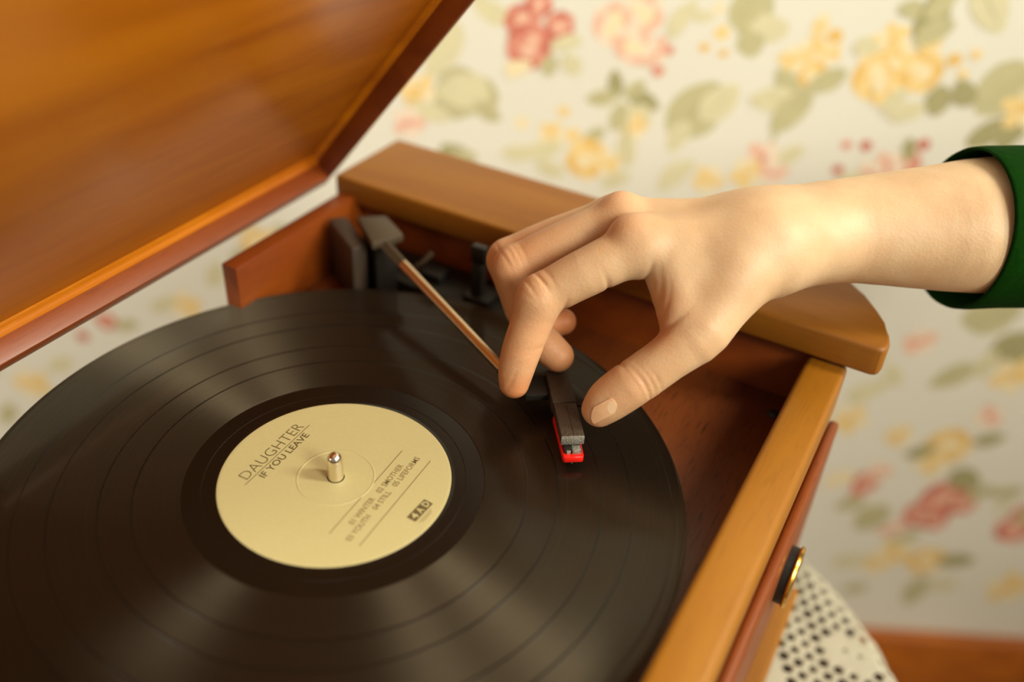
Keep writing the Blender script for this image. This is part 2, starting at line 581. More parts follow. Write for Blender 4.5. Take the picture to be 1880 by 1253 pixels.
motif([('blob', 1385, 35, 48, .62, 70, 'leaf'), ('blob', 1410, 50, 42, .6, -20, 'leafl'), ('blob', 1378, 82, 26, .9, 0, 'leaf'), ('leaf', 1370, 15, 80, 60, 'leaf', .5),
       ('dot', 1325, 60, 15, 'yel'), ('dot', 1293, 87, 10, 'yeld'), ('dot', 1328, 98, 9, 'yeld'), ('dot', 1320, 15, 12, 'yell'), ('blob', 1290, 30, 20, .6, 0, 'leafl')])
motif([('fl', 1495, 90, 26), ('dot', 1533, 66, 15, 'yeld'), ('fl', 1525, 98, 20), ('yrose', 1492, 138, 28), ('fl', 1455, 110, 26), ('dot', 1512, 34, 12, 'yell'), ('fl', 1505, 55, 18),
       ('leaf', 1445, 152, 70, -45, 'leaf'), ('leaf', 1518, 148, 80, 30, 'leaf'), ('leaf', 1420, 182, 90, 5, 'leafl'), ('leaf', 1452, 205, 100, 55, 'leaf'), ('stem', 1480, 150, 1410, 270)])
motif([('fl', 1640, 72, 30), ('yrose', 1610, 140, 46), ('yrose', 1690, 132, 42), ('fl', 1650, 100, 26), ('fl', 1600, 90, 24), ('fl', 1710, 85, 20), ('dot', 1752, 110, 14, 'yeld'), ('dot', 1792, 100, 11, 'yel'), ('dot', 1768, 136, 10, 'yel'),
       ('leaf', 1722, 184, 62, 95, 'leafd', .5), ('leaf', 1770, 172, 60, -50, 'leafd', .5), ('leaf', 1715, 58, 80, 35, 'leaf'), ('leaf', 1728, 8, 70, 50, 'leaf'), ('blob', 1672, 16, 22, .8, 0, 'leaf'),
       ('fl', 1630, 170, 30), ('leaf', 1640, 185, 60, 60, 'leafl'), ('blob', 1590, 85, 24, .7, 0, 'leafl'), ('leaf', 1665, 205, 70, 20, 'leafl')])
motif([('rose', 1665, 302, 26), ('dot', 1695, 266, 13, 'rosed'), ('dot', 1590, 268, 12, 'rosed'), ('dot', 1554, 266, 10, 'rose'), ('dot', 1538, 312, 11, 'rosed'), ('leaf', 1668, 275, 50, 100, 'leafd'), ('pfl', 1630, 305, 30), ('pfl', 1595, 318, 26), ('leaf', 1560, 330, 60, 20, 'leafl')])
motif([('leaf', 1845, 165, 120, 55, 'leaf', .6), ('leaf', 1815, 245, 90, 40, 'leafd'), ('leaf', 1860, 240, 90, 70, 'leafd'), ('fl', 1880, 200, 40)])
motif([('pfl', 1400, 290, 34), ('fl', 1370, 320, 30), ('leaf', 1450, 285, 60, 40, 'leafl'), ('pfl', 1420, 320, 26), ('fl', 1300, 330, 28)])
# lower right
motif([('pfl', 1690, 628, 30), ('dot', 1672, 640, 14, 'rosel'), ('leaf', 1750, 690, 90, 40, 'leaf'), ('leaf', 1640, 690, 60, 120, 'leafl'), ('blob', 1590, 720, 40, .5, 40, 'leafl'), ('fl', 1560, 770, 34), ('leaf', 1600, 660, 60, 30, 'leafl')])
motif([('leaf', 1820, 580, 110, 20, 'leaf', .5), ('leaf', 1860, 640, 100, 40, 'leafd', .5), ('fl', 1860, 690, 40), ('leaf', 1810, 670, 70, 80, 'leafl')])
motif([('yrose', 1740, 820, 44), ('fl', 1710, 850, 32), ('leaf', 1690, 830, 60, 30, 'leafd'), ('leaf', 1815, 808, 60, 20, 'leafd'), ('pfl', 1815, 765, 28), ('leaf', 1770, 880, 70, -30, 'leafd', .5), ('fl', 1650, 800, 26)])
motif([('rose', 1733, 918, 46), ('rose', 1690, 945, 34), ('rose', 1765, 925, 28), ('rose', 1715, 955, 26), ('leaf', 1660, 985, 60, 20, 'leaf'), ('leaf', 1800, 905, 60, 40, 'leaf'), ('pfl', 1645, 970, 22)])
motif([('rose', 1590, 885, 26), ('dot', 1575, 905, 16, 'rose'), ('pfl', 1615, 865, 24), ('leaf', 1560, 925, 60, 30, 'leaf'), ('leaf', 1600, 950, 80, 60, 'leaf', .5), ('blob', 1540, 880, 30, .6, 30, 'yell'), ('dot', 1625, 975, 14, 'rosel')])
motif([('rose', 1862, 972, 36), ('rose', 1880, 945, 26), ('leaf', 1850, 905, 60, 20, 'leaf'), ('leaf', 1840, 930, 40, 60, 'leafl')])
motif([('fl', 1640, 1015, 34), ('fl', 1610, 1035, 26), ('yrose', 1700, 1030, 36), ('leaf', 1755, 1030, 70, 10, 'leafd'), ('leaf', 1680, 1085, 80, 80, 'leaf'), ('leaf', 1730, 1075, 60, 20, 'leafl'), ('blob', 1560, 1030, 34, .5, 20, 'leafl'), ('fl', 1850, 1080, 40), ('leaf', 1570, 1080, 50, 20, 'leaf')])
# left of the record
motif([('dot', 152, 618, 13, 'rosed'), ('rose', 195, 590, 20), ('leaf', 232, 598, 50, 20, 'leaf'), ('leaf', 110, 670, 60, 30, 'leafl'), ('fl', 60, 705, 34), ('leaf', 15, 760, 60, 60, 'leaf'), ('fl', 340, 560, 30), ('leaf', 300, 560, 60, 30, 'leafl'), ('leaf', 395, 505, 60, 70, 'leafl')])
motif([('yrose', 470, 445, 30), ('leaf', 515, 425, 50, 20, 'leaf'), ('leaf', 440, 470, 50, 40, 'leaf'), ('fl', 500, 440, 22)])
# the paper goes on outside the frame
for gu in np.arange(-1.85, 1.2, 0.17):
    for gv in np.arange(-0.58, 1.68, 0.17):
        u = gu + random.uniform(-.05, .05); v = gv + random.uniform(-.05, .05)
        P0 = room(u, WALL_H, v) - CAM
        s = P0 @ FW
        if s > 0.1:
            qx, qy = W / 2 + FPX * (P0 @ RT) / s, H / 2 - FPX * (P0 @ UP) / s
            if -60 < qx < W + 70 and -60 < qy < H + 20:
                continue
        P = Print()
        c3 = random.choice([None, ('yel', 'yeld', 'yell'), ('pink', 'rosel', 'yell')])
        for k in range(3):
            t = k * 2.1 + random.random()
            a = (u + .024 * math.cos(t), v + .024 * math.sin(t), random.uniform(.014, .024))
            P.rose(*a, c3) if c3 else P.rose(*a)
        for k in range(5):
            t = k * 1.26 + random.random()
            P.leaf(u + .06 * math.cos(t), v + .06 * math.sin(t), .05, t, random.choice(['leaf', 'leafl', 'leafd']))
        P.build()

# ------------------------------------------------------------------ side table and doily
TZ = -0.2
TC = (0.06, 0.06)
tb = thing('side_table', (TC[0], TC[1], FLOOR_Z), 'small round dark wooden side table under the lace doily', 'table')
lathe('table_top', [(0, -.226), (.225, -.226), (.238, -.222), (.240, -.212), (.236, -.2035), (.230, -.202), (0, -.202)], M_table, tb, (TC[0], TC[1], 0), seg=72)
lathe('apron', [(.185, -.285), (.205, -.285), (.205, -.226), (.185, -.226)], M_table, tb, (TC[0], TC[1], 0), seg=48, closed=True)
for k in range(4):
    t = math.pi / 4 + k * math.pi / 2
    x, y = TC[0] + .175 * math.cos(t), TC[1] + .175 * math.sin(t)
    lathe('leg', [(0, FLOOR_Z), (.010, FLOOR_Z), (.013, FLOOR_Z + .03), (.016, -.55), (.021, -.40), (.017, -.37), (.022, -.35), (.022, -.226), (0, -.226)], M_table, tb, (x, y, 0), seg=20)


def doily():
    vs, fs = [], []
    pit = 0.0092
    R = 0.252

    def zz(r, x, y):
        z = TZ
        if r > .236:
            z -= 0.9 * (r - .236) ** 1.15 * 2.2
        return z + .0006 * math.sin(40 * x + 1) * math.sin(37 * y)
    key = {}

    def vert(x, y, lift=0.0):
        kk = (round(x, 6), round(y, 6), round(lift, 5))
        if kk not in key:
            r = math.hypot(x, y)
            th = math.atan2(y, x)
            rim = R + .004 * math.sin(th * 44)
            if r > rim:
                x *= rim / r; y *= rim / r; r = rim
            key[kk] = len(vs)
            vs.append((TC[0] + x, TC[1] + y, zz(r, x, y) + lift))
        return key[kk]
    # solid crochet flowers near the rim and one wide solid ring
    mot = []
    for k in range(14):
        t = k * 2 * math.pi / 14 + math.radians(40)
        mot.append((.222 * math.cos(t), .222 * math.sin(t), .0155))
    rows = int(R / (pit * .866)) + 2
    for j in range(-rows, rows + 1):
        for i in range(-rows - 2, rows + 3):
            cx = (i + .5 * (j % 2)) * pit; cy = j * pit * .866
            r = math.hypot(cx, cy)
            if r > R + pit * .3:
                continue
            hole = .0031 + .0005 * math.sin(i * 1.7 + j)
            lift = 0.0004
            for (mx, my, mr) in mot:
                d = math.hypot(cx - mx, cy - my)
                if d < mr:
                    hole = .0014 if d < .005 else 0.0
                    lift = .0015
            if r > R - .008 or (.150 < r < .172):
                hole = 0.0
            rad = pit / math.sqrt(3)
            out = []
            for k in range(6):
                t = math.pi / 6 + k * math.pi / 3
                out.append((cx + rad * math.cos(t), cy + rad * math.sin(t)))
            oi = [vert(*q) for q in out]
            mi = []
            for k in range(6):
                a, b = out[k], out[(k + 1) % 6]
                mi.append(vert((a[0] + b[0]) / 2, (a[1] + b[1]) / 2, 0.0))
            ring = []
            for k in range(6):
                ring += [oi[k], mi[k]]
            if hole == 0.0:
                c0 = vert(cx, cy, lift + .0006)
                for k in range(12):
                    fs.append((ring[k], ring[(k + 1) % 12], c0))
            else:
                hi = []
                for k in range(12):
                    t = math.pi / 6 + k * math.pi / 6
                    hi.append(vert(cx + hole * math.cos(t), cy + hole * math.sin(t), lift))
                for k in range(12):
                    fs.append((ring[k], ring[(k + 1) % 12], hi[(k + 1) % 12], hi[k]))
    o = mesh_obj('lace_doily', vs, fs, M_lace, None, True)
    sm = o.modifiers.new('thick', 'SOLIDIFY'); sm.thickness = 0.0012; sm.offset = -1
    return o


dl = doily()
tag(dl, 'off-white crocheted lace doily spread under the wooden record player', 'doily')

# ------------------------------------------------------------------ record player
RP = thing('record_player', (0.02, 0.03, TZ), 'honey-coloured wooden tabletop record player with its lid propped open', 'record player')
BOT = TZ + .003
# right side: cap with rounded front, and side panel
capy0, capy1 = .178, .2445
cap = [(-.1375, capy0), (.186, capy0), (.1893, .1795), (.1904, .186), (.1885, .194), (.184, .203), (.178, .2125), (.170, .2235), (.160, .2355), (.151, .2425), (.143, capy1), (-.1375, capy1)]
prism('side_cap', cap, .0185, .035, M_cap, RP, .0022, 3)
box('side_panel', -.134, .164, .184, .236, BOT, .0185, M_red, RP, .001)
capl = [(x, .013 - y) for (x, y) in cap][::-1]
prism('side_cap', capl, .0185, .035, M_cap, RP, .0022, 3)
box('side_panel', -.134, .164, -.223, -.171, BOT, .0185, M_red, RP, .001)
# deck, rail, fascia, plinth
DZ = -.0145
box('deck_board', -.122, .156, -.171, .184, DZ - .010, DZ, M_deck, RP, .0003)
box('front_rail', .1555, .1755, -.171, .1845, -.012, .017, M_oak, RP, .0028, 3)
box('fascia_board', .158, .1745, -.171, .184, -.165, -.012, M_red, RP, .0008)
box('fascia_moulding', .1745, .1800, -.190, .190, -.150, -.022, M_red, RP, .0022, 3)
box('plinth', -.134, .1890, -.200, .205, BOT, -.165, M_oak, RP, .003, 3)
# back panels with the cut-out for a twelve inch record
box('back_panel', -.1331, -.1225, .0755, .184, DZ - .01, .025, M_red, RP, .001)
box('back_panel', -.1331, -.1225, -.171, -.0755, DZ - .01, .025, M_red, RP, .001)
box('back_board', -.1331, -.1225, -.171, .184, -.165, DZ - .010, M_red, RP, .001)
# screw in the deck
lathe('deck_screw', [(0, DZ + .0018), (.0022, DZ + .0016), (.0034, DZ + .0004), (.0034, DZ - .002), (0, DZ - .002)], M_black, RP, (.149, .1668, 0), seg=16)

# lid
th = math.radians(51.5)
LU = np.array([math.cos(th), 0, math.sin(th)])
LN = np.array([math.sin(th), 0, -math.cos(th)])
LD = .015
LO = np.array([-.140, 0, .033]) - LD * LN
LY = np.array([0, 1.0, 0])
LL = .375
lid = bpy.data.objects.new('lid', None); COL.objects.link(lid); lid.parent = RP
lid['label'] = 'open wooden lid with rim, grain running along the hinge'
ly0, ly1 = -.168, .176
frame_box('lid_panel', LO, LU, LY, LN, (-.010, LL + .005), (ly0 - .005, ly1 + .005), (-.008, 0), M_lid, lid, .0015)
frame_box('lid_rim', LO, LU, LY, LN, (-.010, 0), (ly0 - .005, ly1 + .0045), (0, LD), M_red, lid, .0012)
frame_box('lid_rim', LO, LU, LY, LN, (0, LL), (ly1, ly1 + .0045), (0, LD), M_red, lid, .0012)
frame_box('lid_rim', LO, LU, LY, LN, (0, LL), (ly0 - .005, ly0), (0, LD), M_red, lid, .0012)
frame_box('lid_rim', LO, LU, LY, LN, (LL, LL + .005), (ly0 - .005, ly1 + .0045), (0, LD), M_red, lid, .0012)


def cove(name, a0, a1, b0, b1, flip):
    """quarter-round moulding in the corner between lid panel and rim"""
    w_ = .0045 if flip == 'u' else .003
    prof = [(0, 0), (w_, 0)]
    for k in range(1, 6):
        t = k * math.pi / 12
        prof.append((w_ - w_ * math.sin(t) * .8, w_ * (.2 + .8 * (1 - math.cos(t)))))
    prof.append((0, w_))
    vs = []
    n = len(prof)
    for end in (0, 1):
        for (w, hgt) in prof:
            a = (a0 if end == 0 else a1); b = (b0 if end == 0 else b1)
            if flip == 'u':
                a = a + w
            else:
                b = b - w
            vs.append(LO + a * LU + b * LY + hgt * LN)
    fs = [tuple(range(n)), tuple(range(2 * n - 1, n - 1, -1))]
    for k in range(n):
        fs.append((k, (k + 1) % n, n + (k + 1) % n, n + k))
    bm = bmesh.new(); bv = [bm.verts.new(tuple(v)) for v in vs]
    for f in fs:
        bm.faces.new([bv[q] for q in f])
    bm_obj(name, bm, M_lid, lid)


cove('lid_moulding', 0, LL, ly1, ly1, 'y')  # added strip, stands in for a reflection on the lid panel
cove('lid_moulding', 0, 0, ly0, ly1, 'u')
# hinges between back panel and lid
for yy in (-.10, -.15):
    hg = bpy.data.objects.new('hinge', None); COL.objects.link(hg); hg.parent = RP
    tube('hinge_pin', [(-.1365, yy - .012, .0235), (-.1365, yy + .012, .0235)], .0022, M_brass, hg, 10)
    box('hinge_leaf', -.1345, -.1331, yy - .012, yy + .012, .006, .0235, M_brass, hg, 0)

# platter and spindle
lathe('platter', [(0, DZ), (.136, DZ), (.138, DZ + .002), (.138, -.0035), (.136, -.0022), (0, -.0022)], M_platter, RP, seg=96)
lathe('spindle', [(0, -.002), (.00345, -.002), (.00345, .0095), (.0032, .0112), (.0026, .0126), (.0016, .0135), (0, .0139)], M_chrome, RP, seg=32)

# front knob
kn = bpy.data.objects.new('knob', None); COL.objects.link(kn); kn.parent = RP
kn['label'] = 'dark round knob with a brass rim'
KC = (0, .121, -.072)
lathe('knob_body', [(0, .1800), (.0150, .1800), (.0150, .1842), (0, .1842)], M_black, kn, KC, 'x', 40)
lathe('knob_ring', [(.0120, .1842), (.0158, .1842), (.0165, .1850), (.0160, .1862), (.0130, .1866), (0, .1862), (0, .1842)], M_brass, kn, KC, 'x', 40)

# tonearm base: pivot housing, disc, cueing lever, arm rest
TB = bpy.data.objects.new('tonearm_base', None); COL.objects.link(TB); TB.parent = RP
box('base_plate', -.120, .020, .1515, .1835, DZ, -.004, M_black, TB, .0015)


def pz(z, *pts):
    return [tuple(onz(a, b, z)[:2]) for (a, b) in pts]


prism('pivot_housing', pz(.024, (602, 401), (646, 457), (673, 449), (636, 397)), DZ, .024, M_head, TB, .0010)
prism('pivot_cover', pz(.031, (655, 397), (683, 446), (741, 430), (709, 395)), .026, .031, M_taupe, TB, .0010)
prism('pivot_block', pz(.026, (664, 405), (690, 452), (728, 440), (705, 405)), DZ, .026, M_black, TB, .0010)
lathe('pivot_collar', [(0, DZ), (.013, DZ), (.013, .006), (.011, .008), (0, .008)], M_black, TB, (-.0985, .1545, 0), seg=32)
tube('cue_lever', [tuple(onz(752, 500, .004)), tuple(onz(764, 490, .010)), tuple(onz(780, 478, .014)), tuple(onz(793, 464, .018))], [.0018, .0016, .0015, .0018], M_taupe, TB, 10)
box('lever_plate', -.0640, -.0500, .1600, .1720, -.004, .0015, M_black, TB, .0008)
# arm rest
box('rest_foot', -.0300, -.0130, .1520, .1680, -.004, .002, M_black, TB, .001)
box('rest_post', -.0262, -.0188, .1540, .1600, .002, .0225, M_black, TB, .0012)
frame_box('rest_clip', np.array([-.0225, .157, .0225]), np.array([1.0, 0, 0]), np.array([0, 1.0, 0]), np.array([0, 0, 1.0]), (-.0045, .0045), (-.0022, .0030), (0, .0105), M_black, TB, .0012)

# the arm itself
TA = bpy.data.objects.new('tonearm', None); COL.objects.link(TA); TA.parent = RP
TA['label'] = 'steel tonearm with dark headshell and red stylus'
t0, t1 = Vector(tuple(onz(741, 486, .0245))), Vector((.0330, .0902, .0125))
dr = (t1 - t0).normalized()
st = t0 - dr * .022
tube('arm_stub', [tuple(st), tuple(t0 + dr * .002)], [.0036, .0032], M_taupe, TA, 4, True, .8)
tube('arm_tube', [tuple(t0), tuple(t1)], .0028, M_steel, TA, 24)
tube('arm_collar', [tuple(t1 - dr * .003), tuple(t1 + dr * .006)], .0034, M_black, TA, 20)
# connector block between tube and headshell
con = [(.0330, .0885), (.0484, .0823), (.0585, .0895), (.0505, .1010), (.0390, .0955)]
prism('arm_connector', con, .0072, .0112, M_black, TA, .0006)
# headshell, in a frame along its own axis
ha = np.array([80.9 - 55.2, 65.9 - 101.6, 0]) / 1000; hl = np.linalg.norm(ha); ha /= hl
hb = np.array([-ha[1], ha[0], 0])
HO = np.array([.0552, .1016, 0])
hz = np.array([0, 0, 1.0])
hsh = bpy.data.objects.new('headshell', None); COL.objects.link(hsh); hsh.parent = TA
frame_box('headshell_body', HO, ha, hb, hz, (-.004, .0205), (-.0056, .0056), (.0062, .0134), M_head, TA, .0006)
frame_box('headshell_front', HO, ha, hb, hz, (.0205, hl - .0005), (-.0052, .0052), (.0078, .0131), M_head, TA, .0005)
frame_box('headshell_ridge', HO, ha, hb, hz, (.0215, hl - .001), (.0005, .0052), (.0131, .01335), M_head, TA, .0001)
frame_box('headshell_end', HO, ha, hb, hz, (hl - .0005, hl + .0005), (-.0052, .0052), (.0086, .0131), M_grey, TA, .0002)
bpy.data.objects.remove(hsh)
prism('finger_lift', [tuple((HO + ha * .010 + hb * .0054)[:2]), tuple((HO + ha * .020 + hb * .0054)[:2]), tuple((HO + ha * .0225 + hb * .0135)[:2]), tuple((HO + ha * .019 + hb * .0140)[:2])], .0098, .0112, M_black, TA, .0004)
frame_box('cartridge', HO, ha, hb, hz, (.018, hl + .0035), (-.0040, .0040), (.0035, .0079), M_black, TA, .0004)
frame_box('cartridge_pin', HO, ha, hb, hz, (hl + .0002, hl + .0042), (-.0004, .0036), (.0052, .0082), M_grey, TA, .0003)
frame_box('cartridge_pin', HO, ha, hb, hz, (hl + .0002, hl + .0042), (-.0030, -.0012), (.0052, .0078), M_grey, TA, .0003)
stl = bmesh.new()
sp = [(.022, -.0052), (.022, -.0038), (hl + .0040, -.0034), (hl + .0040, .0034), (.026, .0038), (.026, .0052), (hl + .0050, .0047), (hl + .0062, .0040), (hl + .0062, -.0040), (hl + .0050, -.0047)]
stl = prism_bm(sp, .0030, .0062, .0003, 1)
for v in stl.verts:
    q = HO + v.co.x * ha + v.co.y * hb + np.array([0, 0, v.co.z])
    v.co = Vector(q)
bm_obj('stylus', stl, M_stylus, TA)
tube('stylus_tip', [tuple(HO + ha * (hl + .001) + hz * .0034), tuple(HO + ha * (hl + .004) + hz * .0004)], [.0004, .0001], M_grey, TA, 8)

# ------------------------------------------------------------------ the record
REC = thing('vinyl_record', (0, 0, -.0022), 'black long-playing vinyl record with a cream paper label on the platter', 'record')
gaps = [.0833, .0964, .1153, .1283]
prof = [(.0040, -.0020), (.0040, -.0002), (.0495, -.0002), (.0500, -.0001), (.0515, -.0003)]
deadwax = prof + [(.0560, -.0003), (.0562, -.00022), (.0564, -.0003), (.0642, -.0003)]
grooves = [(.0642, -.0003), (.0646, -.0001)]
for g in gaps:
    grooves += [(g - .00042, -.0001), (g - .0004, -.00018), (g + .0004, -.00018), (g + .00042, -.0001)]
grooves += [(.1455, -.0001), (.1462, -.0004), (.1490, -.0002), (.1500, .0001), (.1508, -.0002), (.1512, -.0008), (.1508, -.0016), (.1498, -.0020), (.0040, -.0020)]
lathe('playing_surface', grooves, M_vinyl, REC, seg=200, angle=6)
for g in gaps:
    lathe('track_gap', [(g - .00045, -.00008), (g - .0004, -.00004), (g + .0004, -.00004), (g + .00045, -.00008)], M_deadwax, REC, seg=160, angle=6)
lathe('runout_area', deadwax[1:], M_deadwax, REC, seg=160, angle=6)
lab = lathe('paper_label', [(.0038, -.0001), (.0038, .00012), (.0160, .00012), (.0163, .0003), (.0167, .0003), (.0170, .00012), (.0488, .00012), (.0497, .00002), (.0500, -.0002)], M_label, REC, seg=160, angle=4)


def text(s, x, y, size, mat, ang=92.5, stretch=1.0, bold=0.0, width=None):
    cu = bpy.data.curves.new('lettering', 'FONT')
    cu.body = s
    cu.size = size
    cu.extrude = 0.00003
    cu.offset = bold
    cu.resolution_u = 3
    o = bpy.data.objects.new('lettering', cu)
    COL.objects.link(o)
    bpy.context.view_layer.update()
    dg = bpy.context.evaluated_depsgraph_get()
    me = bpy.data.meshes.new_from_object(o.evaluated_get(dg))
    bpy.data.objects.remove(o)
    v = np.array([q.co[:] for q in me.vertices])
    if width:
        v[:, 0] *= width / (v[:, 0].max() - v[:, 0].min())
    a = math.radians(ang)
    R = np.array([[math.cos(a), -math.sin(a), 0], [math.sin(a), math.cos(a), 0], [0, 0, 1]])
    v = v @ R.T + np.array([x, y, .00017])
    f = [tuple(p.vertices) for p in me.polygons]
    ob = mesh_obj('lettering', v, f, mat, lab)
    return ob


def rule(x0, y0, x1, y1, w, mat):
    d = np.array([x1 - x0, y1 - y0, 0.0]); l = np.linalg.norm(d); d /= l
    n = np.array([-d[1], d[0], 0])
    frame_box('printed_rule', np.array([x0, y0, .00012]), d, n, np.array([0, 0, 1.0]), (0, l), (-w / 2, w / 2), (0, .00006), mat, lab, 0)


text('DAUGHTER', -.0305, -.0222, .0076, M_ink, width=.0400, bold=-.00012)
rule(-.0293, -.0245, -.0312, .0205, .00028, M_ink)
text('IF YOU LEAVE', -.0252, -.0172, .0048, M_ink, width=.0320, bold=.00004)
rule(.0178, -.0272, .0145, .0292, .00028, M_ink)
text('01 WINTER    02 SMOTHER', .0232, -.0185, .0038, M_ink2, 93.5, width=.0400, bold=.00004)
text('03 YOUTH    04 STILL    05 LIFEFORMS', .0276, -.0262, .0038, M_ink2, 93.5, width=.0555, bold=.00004)
rule(.0320, -.0262, .0288, .0304, .00028, M_ink)
# publisher's mark: dark bar with three light shapes, two faint lines of small print
LX = np.array([math.cos(math.radians(88)), math.sin(math.radians(88)), 0]); LYv = np.array([-LX[1], LX[0], 0])
LOo = np.array([.0436, -.0034, .00012])
frame_box('printed_mark', LOo, LX, LYv, hz, (0, .0125), (0, .0045), (0, .00006), M_ink, lab, 0)
for k, s_ in enumerate('4AD'):
    text(s_, .0429 + .0001 * k, -.0022 + .0039 * k, .0044, M_label, 88, width=.0027, bold=.00012).location.z += .00006
rule(.0450, -.0030, .0452, .0060, .0003, M_ink2)
rule(.0460, -.0020, .0461, .0050, .0003, M_ink2)

# ------------------------------------------------------------------ the hand (signed-distance model, meshed with surface nets)
def cpt(px, py, s):
    return np.array([(px - W / 2) / FPX * s, -(py - H / 2) / FPX * s, s])


def chain(pts):
    """[(px, py, depth, radius mm)] -> capsule list in camera space"""
    out = []
    for a, b in zip(pts[:-1], pts[1:]):
        out.append((cpt(*a[:3]), cpt(*b[:3]), a[3] / 1000.0, b[3] / 1000.0))
    return out


IDX = [(1180, 452, .413, 12.0), (1130, 474, .413, 11.3), (1075, 501, .414, 10.9), (1020, 530, .417, 10.4), (993, 552, .418, 10.3), (974, 598, .421, 9.5), (956, 648, .424, 9.0), (947, 682, .427, 8.2), (944, 704, .429, 7.0)]
MID = [(1142, 405, .431, 11.5), (1035, 446, .434, 10.2), (970, 478, .437, 10.0), (948, 496, .438, 9.9), (960, 548, .442, 9.2), (977, 606, .446, 8.9), (1003, 635, .4455, 8.6), (1024, 654, .4450, 7.8)]
RNG = [(1128, 402, .449, 11.0), (1020, 437, .451, 10.0), (954, 465, .453, 9.8), (934, 482, .454, 9.5), (948, 535, .458, 8.9), (968, 590, .461, 8.2), (1000, 594, .461, 7.6), (1034, 591, .461, 6.6)]
LIT = [(1135, 420, .464, 10.0), (1050, 455, .468, 8.6), (1008, 482, .470, 8.4), (1000, 530, .473, 7.4), (1008, 552, .473, 7.0), (1020, 566, .472, 6.0)]
THB = [(1352, 506, .411, 15.0), (1292, 603, .4065, 12.6), (1262, 630, .407, 11.6), (1225, 657, .408, 10.7), (1182, 690, .410, 10.5), (1158, 706, .411, 10.5), (1128, 727, .414, 10.2), (1112, 740, .4155, 9.4), (1100, 752, .417, 8.0)]
PALM = [
    [(1180, 452, .413, 12.5), (1385, 445, .417, 14.5)],
    [(1142, 408, .431, 11.5), (1390, 430, .428, 15.0)],
    [(1128, 404, .449, 11.0), (1400, 432, .440, 15.0)],
    [(1135, 424, .464, 10.0), (1400, 448, .450, 14.0)],
    [(1352, 506, .411, 15.0), (1400, 470, .416, 17.0)],
]
WEB = [
    [(1236, 510, .413, 10.0), (1248, 575, .409, 10.5)],
    [(1250, 500, .413, 12.0), (1340, 488, .412, 14.0)],
    [(1262, 540, .411, 11.5), (1320, 530, .411, 13.0)],
    [(1260, 500, .432, 14.0), (1340, 490, .430, 16.0)],
]
ARM = [
    [(1385, 452, .418, 17.5), (1430, 449, .421, 19.6), (1500, 438, .428, 20.2), (1570, 430, .434, 21.0), (1700, 428, .437, 25.0), (1800, 425, .4385, 28.0), (2000, 418, .449, 30.0)],
    [(1385, 430, .436, 17.5), (1430, 430, .440, 19.4), (1500, 421, .446, 20.2), (1570, 415, .450, 21.2), (1700, 409, .455, 25.6), (1800, 405, .459, 29.2), (2000, 400, .461, 31.0)],
]
# small bumps: knuckles (centre, radius mm)
BUMP = [(1158, 430, .411, 8.8), (1138, 388, .430, 7.8), (988, 546, .417, 9.2), (940, 490, .4375, 8.8), (926, 476, .4535, 8.2)]


def fine(pts, ts=(0.0, 0.5)):
    """Catmull-Rom resampling of a joint list, so that bends and tapers stay smooth"""
    if len(pts) < 3:
        return pts
    A = [np.array(p, float) for p in pts]
    A = [2 * A[0] - A[1]] + A + [2 * A[-1] - A[-2]]
    out = []
    for i in range(1, len(A) - 2):
        p0, p1, p2, p3 = A[i - 1:i + 3]
        for t in ts:
            out.append(tuple(0.5 * (2 * p1 + (p2 - p0) * t + (2 * p0 - 5 * p1 + 4 * p2 - p3) * t * t + (3 * p1 - p0 - 3 * p2 + p3) * t ** 3)))
    out.append(tuple(A[-2]))
    return out


def seg_d(P, a, b, ra, rb):
    """exact distance to a round cone (two spheres and their tangent cone)"""
    ba = b - a
    l = max(np.linalg.norm(ba), 1e-9)
    q = P - a
    x = q @ (ba / l)
    y = np.sqrt(np.maximum(np.einsum('ij,ij->i', q, q) - x * x, 0))
    k = max(-.95, min(.95, (ra - rb) / l))
    t = np.clip(x - k * y / math.sqrt(1 - k * k), 0, l)
    return np.sqrt((x - t) ** 2 + y * y) - (ra - k * t)


def smin(a, b, k):
    h = np.maximum(k - np.abs(a - b), 0) / k
    return np.minimum(a, b) - h * h * k * 0.25


def chain_d(P, pts, ts=(0.0, 0.5)):
    d = None
    for s in chain(fine(pts, ts)):
        e = seg_d(P, *s)
        d = e if d is None else np.minimum(d, e)
    return d


